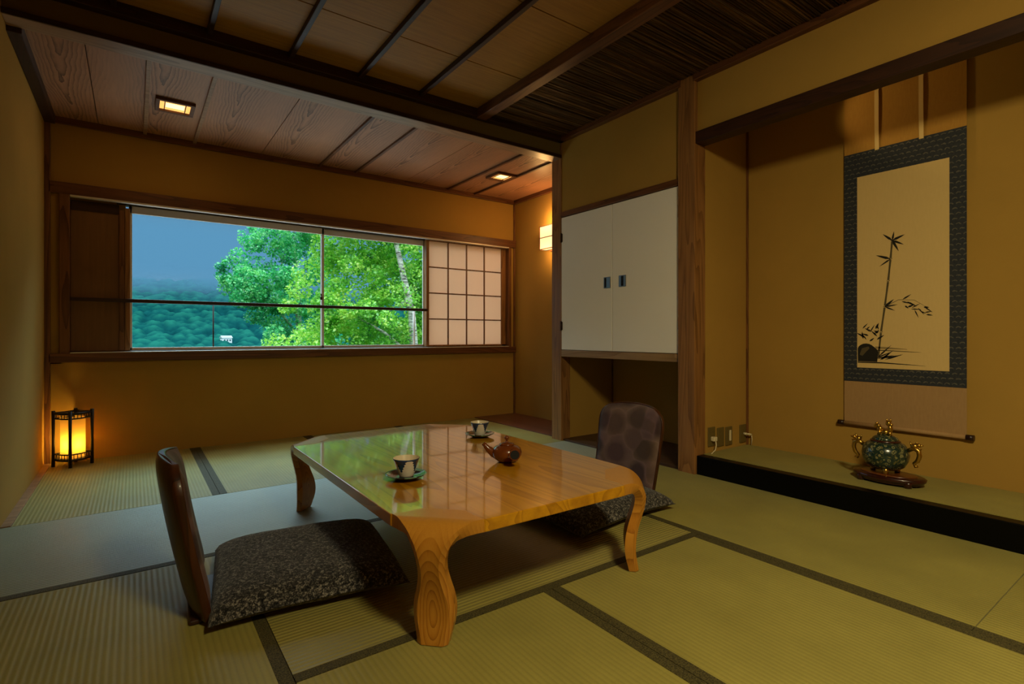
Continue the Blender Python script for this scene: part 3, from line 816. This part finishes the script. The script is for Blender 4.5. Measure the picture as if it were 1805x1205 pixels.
# stone and bank
st = [(.004, .035)]+[(.045+.058*math.cos(q)*(1+.08*math.sin(5*q)), .075+.062*math.sin(q)) for q in [PI*.98-PI*.98*i/12 for i in range(13)]]+[(.10, .035)]
stone = MB().add([uv(max(u, .003), v, .0001) for u, v in st], [list(range(len(st)))])
stroke(wash, [(.02, .07), (.035, .10), (.06, .115)], [.008, .014, .006], .0002)
for k in range(7): leafs(ink, .09+k*.008, .045+rr.uniform(-.01, .02), rr.uniform(.2, .9), rr.uniform(.06, .10), .004, .0003)
ground = MB(); stroke(ground, [(.003, .030), (.12, .031), (.24, .026), (.32, .022)], [.003, .0035, .0018, .0004])
stroke(wash, [(.10, .10), (.18, .098), (.26, .094), (.30, .093)], [.003, .0022, .0014, .0004])
stroke(pale, [(.09, .115), (.15, .112), (.24, .108)], [.006, .006, .001])
io = obj('ink_wash', S_(wash), M['inkgrey'], sc); obj('ink_leaves', S_(ink), M['ink'], sc); obj('ink_stone', S_(stone), M['ink'], sc); obj('ink_ground', S_(ground), M['ink'], sc); obj('pale_wash', S_(pale), M['inkpale'], sc)

# ------------------------------------------------------------------ incense burner and stand
BX, BY, BZ = 3.085, 1.04, .115
st = thing('display_stand', 'oval dark carved wooden stand under the incense burner', 'stand', (BX, BY, BZ), 0)
st.scale = (1.1, 1.14, 1.1)
obj('rim', MB().lathe([(.100, .012), (.118, .014), (.126, .022), (.128, .033), (.120, .038), (.095, .039)], 48, sx=.72, sy=1.08), M['rosewood'], st)
obj('top', MB().lathe([(.098, .037), (.100, .041), (.085, .0425), (.002, .0425)], 48, sx=.72, sy=1.08), M['rosetop'], st)
for ax, ay in ((-1, -1), (-1, 1), (1, 1), (1, -1)):
    obj('foot', MB().lathe([(.012, 0), (.015, .003), (.013, .014), (.018, .024)], 14, (ax*.055, ay*.088, 0)), M['rosewood'], st)
obj('apron', MB().lathe([(.112, .008), (.117, .010), (.117, .020), (.105, .022)], 48, sx=.72, sy=1.08), M['rosewood'], st)

ib = thing('incense_burner', 'round green enamel incense burner with gilt handles on the stand', 'incense burner', (BX, BY+.014, BZ+.0465), 0)
ib.scale = (1.30, 1.30, 1.40)
prof = [(.022, .011), (.044, .013), (.062, .024), (.074, .045), (.078, .066), (.074, .087), (.062, .103), (.046, .111)]
obj('body', MB().lathe(prof, 48), M['cloisonne'], ib)
obj('collar', MB().lathe([(.048, .109), (.050, .112), (.046, .116), (.040, .117)], 40), M['rosewood'], ib)
ld = obj('lid', MB().lathe([(.044, .115), (.040, .124), (.028, .131), (.012, .134), (.001, .135)], 40), M['cloisonne'], ib)
fin = MB()        # small crouching beast with raised head and curled tail, all rounded lumps
fin.ball((0, 0, .143), .013, 12, (1, 1.2, .8)); fin.ball((0, .018, .152), .011, 12, (.9, 1, 1.1)); fin.ball((0, -.016, .156), .0105, 12, (.9, .9, 1.5))
fin.ball((-.003, -.012, .176), .010, 12); fin.ball((-.006, -.022, .172), .006, 10); fin.ball((-.008, .020, .164), .008, 10)
for yy in (-.018, -.006): fin.tube([(0, yy, .182), (-.001, yy, .189), (0, yy+.002, .193)], [.004, .003, .001], 8)
fin.tube([(0, .026, .154), (-.002, .034, .162), (-.001, .030, .172), (0, .022, .176)], [.005, .005, .004, .002], 8)
for yy in (-.02, .02): fin.tube([(-.006, yy, .132), (-.006, yy*.8, .148)], [.006, .005], 8)
obj('finial', fin, M['gold'], ld)
for s in (-1, 1):
    hm = MB()
    P_ = [(0, s*.074, .088), (0, s*.092, .099), (0, s*.107, .092), (0, s*.110, .074), (0, s*.104, .056), (0, s*.093, .046), (0, s*.098, .036), (0, s*.106, .038)]
    hm.tube(P_, [.007, .008, .0085, .008, .0075, .006, .0055, .003], 10)
    hm.ball((0, s*.094, .106), .011, 10, (.8, 1.1, .9)); hm.ball((0, s*.108, .111), .007, 10)
    hm.tube([(0, s*.086, .109), (0, s*.080, .121)], [.005, .001], 8); hm.tube([(0, s*.098, .112), (0, s*.104, .124)], [.005, .001], 8)
    hm.tube([(0, s*.108, .108), (0, s*.121, .113)], [.005, .002], 8); hm.tube([(0, s*.098, .099), (0, s*.117, .099)], [.005, .002], 8)
    obj('handle', hm, M['gold'], ib)
for k in range(3):
    q = math.radians(200+120*k)
    obj('foot', MB().lathe([(.008, 0), (.011, .004), (.008, .010), (.012, .020)], 12, (.045*math.cos(q), .045*math.sin(q), 0)), M['gold'], ib)

# ------------------------------------------------------------------ wall plates in the alcove
def plate(name, label, x, zc=.196):
    t = thing(name, label, 'wall plate', (x, 1.958, zc-.060), 0, None)
    obj('cover', MB().box(-.036, .036, -.008, 0, 0, .120), M['plate_dark'], t, bevel=.003)
    return t
p = plate('power_outlet', 'olive outlet plate with white plug, nearest the alcove post', 2.957, .212)
obj('plug', MB().box(-.016, .018, -.035, -.008, .035, .062), M['plate_white'], p, bevel=.004)
obj('plug_cord', MB().tube([(.004, -.030, .036), (.006, -.034, .012), (.0, -.030, -.02), (-.03, -.028, -.036), (-.045, -.03, -.045)], .0035, 8), M['plate_white'], p)
plate('blank_plate', 'plain olive blank wall plate between plug and switch', 3.055, .200)
p = plate('light_switch', 'olive switch plate with a tall white rocker', 3.148, .196)
obj('rocker', MB().box(-.002, .018, -.012, -.008, .028, .098), M['plate_white'], p, bevel=.002)
p = plate('antenna_socket', 'olive socket plate with a metal connector beside the corner strip', 3.312, .194)
obj('connector', MB().tube([(.004, -.008, .060), (.004, -.03, .060)], .008, 12).tube([(.004, -.03, .060), (.02, -.045, .058), (.034, -.047, .054)], .006, 10), M['plate_white'], p)
obj('lead', MB().tube([(.034, -.047, .054), (.040, -.046, .02), (.042, -.04, -.018)], .003, 8), M['plate_white'], p)

# ------------------------------------------------------------------ outdoors
struct('bounce_ledge', MB().box(-.7, 3.6, YB+.12, YB+1.35, .40, .56), plain('pale_bounce', srgb(225, 215, 205), .8))  # unseen ledge added to bounce sky light indoors; also carries the posts
def leaf_mat(name, a, b, c):
    t = NT(name)
    n = t.noise(t.coord(), 2.2, 4, .7); n2 = t.noise(t.coord((1, 1, 1), (4, 2, 1)), 9, 2, .6)
    f = t.math('ADD', t.math('MULTIPLY', n, .55), t.math('MULTIPLY', n2, .45))
    col = t.ramp(f, [(.36, a), (.5, b), (.64, c)])  # darkest stop also paints shade between leaf clusters
    d = t.n('ShaderNodeBsdfDiffuse'); t.l(col, d.inputs[0]); tr = t.n('ShaderNodeBsdfTranslucent'); t.l(col, tr.inputs[0])
    g = t.n('ShaderNodeBsdfGlossy'); g.inputs['Roughness'].default_value = .35; g.inputs[0].default_value = (.8, .9, .9, 1)
    mx = t.n('ShaderNodeMixShader'); mx.inputs[0].default_value = .4; t.l(d.outputs[0], mx.inputs[1]); t.l(tr.outputs[0], mx.inputs[2])
    m2 = t.n('ShaderNodeMixShader'); m2.inputs[0].default_value = .07; t.l(mx.outputs[0], m2.inputs[1]); t.l(g.outputs[0], m2.inputs[2])
    t.l(m2.outputs[0], t.out.inputs[0]); return t.m
M['leafA'] = leaf_mat('bright_leaves', srgb(30, 122, 60), srgb(146, 222, 76), srgb(244, 255, 130))
M['leafB'] = leaf_mat('cool_leaves', srgb(14, 104, 80), srgb(66, 196, 112), srgb(176, 246, 156))
def bark():
    t = NT('birch_bark'); n = t.noise(t.coord((3, 3, 14)), 2, 4, .7)
    t.pbr(t.ramp(n, [(.38, srgb(70, 62, 50)), (.55, srgb(225, 222, 205))]), .8); return t.m
M['bark'] = bark()
def tree(label, base, trunk, branches, blobs, mat_, lsize, seed, dens):
    t = thing('birch_tree', label, 'tree', base)
    B = Vector(base); r = random.Random(seed)
    obj('trunk', MB().tube([Vector(p)-B for p, _ in trunk], [q for _, q in trunk], 10), M['bark'], t)
    for b in branches:
        obj('branch', MB().tube([Vector(p)-B for p in b], [.045-.030*i/(len(b)-1) for i in range(len(b))], 7), M['bark'], t)
    vs, fs = [], []
    for (x, y, z, rad, n) in blobs:
        for k in range(int(n*dens)):
            while True:
                d = Vector((r.uniform(-1, 1), r.uniform(-1, 1), r.uniform(-1, 1)))
                if .05 < d.length < 1: break
            if d.length < .55 and r.random() < .5: d = d.normalized()*r.uniform(.6, 1)
            p = Vector((x, y, z))+Vector((d.x*rad, d.y*rad, d.z*rad*.85))-B
            s = lsize*r.uniform(.6, 1.25)
            ax = Vector((r.uniform(-1, 1), r.uniform(-1, 1), r.uniform(-.7, .7))).normalized()
            nn = (Vector((r.uniform(-1, 1), r.uniform(-1, 1), r.uniform(-.2, 1.4)))).normalized()
            ay = nn.cross(ax)
            if ay.length < .1: continue
            ay.normalize(); o = len(vs)
            vs += [p-ax*s*.55, p-ax*s*.05+ay*s*.40+nn*s*.08, p+ax*s*.60, p-ax*s*.05-ay*s*.40+nn*s*.08]
            fs += [(o, o+1, o+2), (o, o+2, o+3)]
    obj('foliage', MB().add(vs, fs), mat_, t)
    return t
r0 = random.Random(5)
def cloud(pts, n, rad, sx, sy=.5, k=95):
    out = []
    for (x, y, z) in pts:
        for q in range(n):
            out.append((x+r0.gauss(0, sx), min(max(y+r0.gauss(0, sy), y-.9), y+.9), z+r0.gauss(0, sx*.8), rad*r0.uniform(.6, 1.2), k))
    return out
right_pts = [(x+.2*math.sin(7*z), 9.9+.25*math.sin(5*x+3*z), z) for z in (-.2, .4, 1.0, 1.6, 2.2, 2.8, 3.4) for x in (2.5, 3.05, 3.6, 4.15, 4.7, 5.25, 5.8) if not (x < 2.9 and z > .9)]
tree('bright green birch filling the right half of the window', (4.75, 10.1, -4),
     [((4.75, 10.1, -4), .14), ((4.40, 9.3, .2), .09), ((4.12, 8.86, 1.25), .066), ((3.97, 8.86, 1.88), .055), ((3.84, 8.90, 2.5), .045), ((3.78, 9.0, 3.6), .04)],
     [[(4.3, 9.4, .5), (3.9, 9.6, .9), (3.4, 9.7, 1.2)], [(4.05, 9.2, 1.4), (4.6, 9.7, 1.8), (5.1, 9.8, 2.3)]],
     cloud(right_pts, 8, .30, .30), M['leafA'], .060, 21, 2.9)
K = 1.33
left_pts = [(2.2, 11.3, 2.75), (2.6, 11.4, 2.6), (2.95, 11.4, 2.9), (2.65, 11.4, 3.2), (3.2, 11.4, 3.3), (3.1, 11.4, 2.3), (1.75, 11.2, 2.0), (2.2, 11.2, 2.1), (2.7, 11.3, 2.0), (1.95, 11.2, 1.65), (2.4, 11.2, 1.5), (2.85, 11.2, 1.4), (3.2, 11.2, 1.6), (2.05, 11.2, 1.25), (2.45, 11.2, .85), (2.8, 11.2, .6), (2.5, 11.2, .2), (2.9, 11.2, -.1), (3.3, 11.2, .8)]
sc_ = lambda x, y, z: (x*K, y*K, .85+(z-.85)*K)
lp = cloud([sc_(*p) for p in left_pts], 7, .24*K, .19*K)
lp += [sc_(x, y, z)+(r*K, n) for x, y, z, r, n in [(1.45, 11.15, 2.2, .17, 70), (1.60, 11.1, 2.36, .17, 70), (1.36, 11.15, 1.95, .15, 60), (1.52, 11.1, 1.72, .16, 60), (1.30, 11.1, 2.12, .10, 30), (2.2, 11.4, 2.98, .16, 60), (2.02, 11.4, 2.78, .15, 50), (1.9, 11.3, 2.55, .14, 45), (1.85, 11.2, 1.2, .15, 50)]]
tree('cooler green birch left of centre with ragged crown against the sky', sc_(2.9, 11.6, -4),
     [(sc_(2.9, 11.6, -4), .15), (sc_(2.85, 11.6, .4), .10), (sc_(2.75, 11.5, 2.0), .06), (sc_(2.7, 11.5, 3.0), .02)],
     [[sc_(2.85, 11.6, .8), sc_(2.4, 11.3, 1.3), sc_(1.9, 11.2, 1.7), sc_(1.5, 11.15, 2.15)], [sc_(2.8, 11.5, 1.6), sc_(2.5, 11.5, 2.2), sc_(2.35, 11.5, 2.75)]],
     lp, M['leafB'], .074, 22, 2.2)

def hill_mat():
    t = NT('forest_slope')
    n = t.noise(t.coord(), .9, 4, .7); b = t.noise(t.coord(), .06, 4, .6)
    at = t.n('ShaderNodeAttribute', attribute_name='clump_shade')
    f = t.math('ADD', t.math('MULTIPLY', at.outputs['Fac'], .62), t.math('ADD', t.math('MULTIPLY', n, .22), t.math('MULTIPLY', b, .16)))  # low values darken the gaps, painting shade between crowns
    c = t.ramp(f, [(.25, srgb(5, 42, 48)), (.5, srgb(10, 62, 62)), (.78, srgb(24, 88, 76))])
    p = t.n('ShaderNodeBsdfDiffuse'); t.l(c, p.inputs[0])
    t.l(p.outputs[0], t.out.inputs[0]); return t.m
nx, ny = 520, 210; vs, fs, cl = [], [], []
for j in range(ny+1):
    for i in range(nx+1):
        k = j/ny; y = 100+320*k; x = (-.80+1.30*i/nx)*y
        z = -16+54*(k**1.1)+5*noise.noise(Vector((x*.014, y*.010, .3)))
        f1 = noise.voronoi(Vector((x*.22, y*.13, 0)))[0][0]
        f2 = noise.voronoi(Vector((x*.5, y*.30, 3)))[0][0]
        g1, g2 = max(0, 1-1.25*f1*f1), max(0, 1-1.2*f2*f2)
        vs.append((x, y, z+2.6*g1+1.0*g2)); cl.append(min(1, .6*g1*g1+.5*g2))
for j in range(ny):
    for i in range(nx): o = j*(nx+1)+i; fs.append((o, o+1, o+nx+2, o+nx+1))
hl_ = obj('forested_hill', MB().add(vs, fs, True), hill_mat()); hl_['kind'] = 'structure'
at_ = hl_.data.attributes.new('clump_shade', 'FLOAT', 'POINT'); at_.data.foreach_set('value', cl)

def mist_mat(lo, hi, top):
    t = NT('low_cloud_mist')
    x, y, z = t.sep(t.coord())
    n = t.noise(t.coord((.012, .012, .03)), 2, 5, .6)
    hgt = t.math('ADD', z, t.math('MULTIPLY', t.math('SUBTRACT', n, .5), 16.0))
    a = t.n('ShaderNodeMapRange', interpolation_type='SMOOTHSTEP'); t.l(hgt, a.inputs[0]); a.inputs[1].default_value = lo; a.inputs[2].default_value = hi
    b = t.n('ShaderNodeMapRange', interpolation_type='SMOOTHSTEP'); t.l(z, b.inputs[0]); b.inputs[1].default_value = hi+8; b.inputs[2].default_value = top
    b.inputs[3].default_value = 1; b.inputs[4].default_value = 0
    fac = t.math('MULTIPLY', a.outputs[0], b.outputs[0])
    tr = t.n('ShaderNodeBsdfTransparent'); d = t.n('ShaderNodeBsdfDiffuse'); d.inputs[0].default_value = srgb(100, 142, 170)
    e = t.n('ShaderNodeBsdfTranslucent'); e.inputs[0].default_value = srgb(100, 142, 170)
    m1 = t.n('ShaderNodeMixShader'); m1.inputs[0].default_value = .5; t.l(d.outputs[0], m1.inputs[1]); t.l(e.outputs[0], m1.inputs[2])
    mx = t.n('ShaderNodeMixShader'); t.l(fac, mx.inputs[0]); t.l(tr.outputs[0], mx.inputs[1]); t.l(m1.outputs[0], mx.inputs[2])
    t.l(mx.outputs[0], t.out.inputs[0]); return t.m
for y, lo, hi, top, l in ((250, 10, 33, 58, 'grey mist drifting in front of the wooded hilltop'), (330, 16, 40, 66, 'pale cloud bank behind the front mist')):
    m = MB(); rings = []
    m.add([(-320, y, -10), (320, y, -10), (320, y, 100), (-320, y, 100)], [(0, 1, 2, 3)])
    o = obj('mist_bank', m, mist_mat(lo, hi, top)); tag(o, l, 'mist', None, 'stuff')

hs_ = thing('hillside_house', 'tiny white house at the foot of the wooded hill', 'house', (23.2, 184, -1.5), .2)
hs_.scale = (.75, .75, .75)
hz = MB().box(-1.8, 1.8, -1.4, 1.4, 0, 2.2)
obj('walls', hz, plain('white_paint', srgb(230, 235, 235), .8), hs_)
obj('roof', MB().add([(-2.1, -1.6, 2.1), (2.1, -1.6, 2.1), (2.1, 1.6, 2.1), (-2.1, 1.6, 2.1), (-2.1, 0, 3.1), (2.1, 0, 3.1)], [(0, 1, 5, 4), (2, 3, 4, 5), (0, 4, 3), (1, 2, 5), (3, 2, 1, 0)]), plain('grey_roof', srgb(150, 165, 165), .8), hs_)
for x in (-1.0, .1, 1.1): obj('window', MB().box(x-.3, x+.3, -1.43, -1.39, .8, 1.5), plain('dark_pane', srgb(60, 90, 96), .4), hs_)

# ------------------------------------------------------------------ light
def area(name, loc, target, size, power, col, size_y=None, spread=PI):
    L = bpy.data.lights.new(name, 'AREA'); L.size = size; L.energy = power; L.color = col
    if size_y: L.shape = 'RECTANGLE'; L.size_y = size_y
    L.spread = spread
    o = bpy.data.objects.new(name, L); COL.objects.link(o); o.location = loc
    o.rotation_euler = (Vector(target)-Vector(loc)).to_track_quat('-Z', 'Y').to_euler(); return o
def point(name, loc, power, col, r=.03):
    L = bpy.data.lights.new(name, 'POINT'); L.energy = power; L.color = col; L.shadow_soft_size = r
    o = bpy.data.objects.new(name, L); COL.objects.link(o); o.location = loc; return o
area('room_lamp', (.75, -.45, 2.28), (1.95, .05, 0), .34, 40, (1, .85, .47), spread=math.radians(150))
area('sky_fill', (1.2, 6.9, 3.9), (1.1, 3.4, .3), 3.0, 165, (.40, .76, 1.0), 1.2)  # added lamp outside, standing in for the bright overhead sky
point('lantern_light', (-.325, 4.488, .135), 2.4, (1, .64, .12), .025)
point('sconce_light', (XE-.13, 3.985, 1.99), 4.5, (1, .55, .18), .04)
point('sconce_light_low', (XE-.13, 3.985, 1.66), 2.0, (1, .56, .20), .04)
for x in (.213, 2.735): area('downlight', (x, 3.965, 2.288), (x, 3.965, 0), .13, .9, (1, .62, .26))
L = bpy.data.lights.new('alcove_spot', 'SPOT'); L.energy = 5.5; L.color = (1, .72, .30); L.spot_size = math.radians(50); L.spot_blend = .6; L.shadow_soft_size = .03
o = bpy.data.objects.new('alcove_spot', L); COL.objects.link(o); o.location = (2.95, 1.70, 2.20)
o.rotation_euler = (Vector((3.37, .95, 2.08))-Vector(o.location)).to_track_quat('-Z', 'Y').to_euler()

wd = bpy.data.worlds.new('overcast_sky'); S.world = wd; wd.use_nodes = True
nt = wd.node_tree; nt.nodes.clear()
out = nt.nodes.new('ShaderNodeOutputWorld'); bg = nt.nodes.new('ShaderNodeBackground')
tcn = nt.nodes.new('ShaderNodeTexCoord'); sx = nt.nodes.new('ShaderNodeSeparateXYZ'); rp = nt.nodes.new('ShaderNodeValToRGB')
nt.links.new(tcn.outputs['Generated'], sx.inputs[0]); nt.links.new(sx.outputs[2], rp.inputs[0])
cr = rp.color_ramp
stops = [(0, (.02, .10, .10, 1)), (.05, (.25, .40, .53, 1)), (.12, (.20, .36, .52, 1)), (.22, (.095, .23, .39, 1)), (.45, (2.2, 2.7, 3.2, 1)), (.9, (4.6, 5.2, 5.8, 1))]
while len(cr.elements) < len(stops): cr.elements.new(.5)
for e, (p, c) in zip(cr.elements, stops): e.position = p; e.color = c
nt.links.new(rp.outputs[0], bg.inputs[0]); bg.inputs[1].default_value = 1.0
nt.links.new(bg.outputs[0], out.inputs[0])

# ------------------------------------------------------------------ camera
cd = bpy.data.cameras.new('camera'); cam = bpy.data.objects.new('camera', cd); COL.objects.link(cam)
cd.sensor_fit = 'HORIZONTAL'; cd.sensor_width = 36; cd.lens = 926/1805*36
cd.shift_y = -(602.5-591)/1805
cd.clip_start = .02; cd.clip_end = 2000
yaw = math.atan2(902.5-236, 926)
cam.location = (0, 0, H); cam.rotation_euler = (PI/2, 0, -yaw)
S.camera = cam
S.view_settings.view_transform = 'Standard'; S.view_settings.look = 'None'
S.view_settings.exposure = 0; S.view_settings.gamma = 1
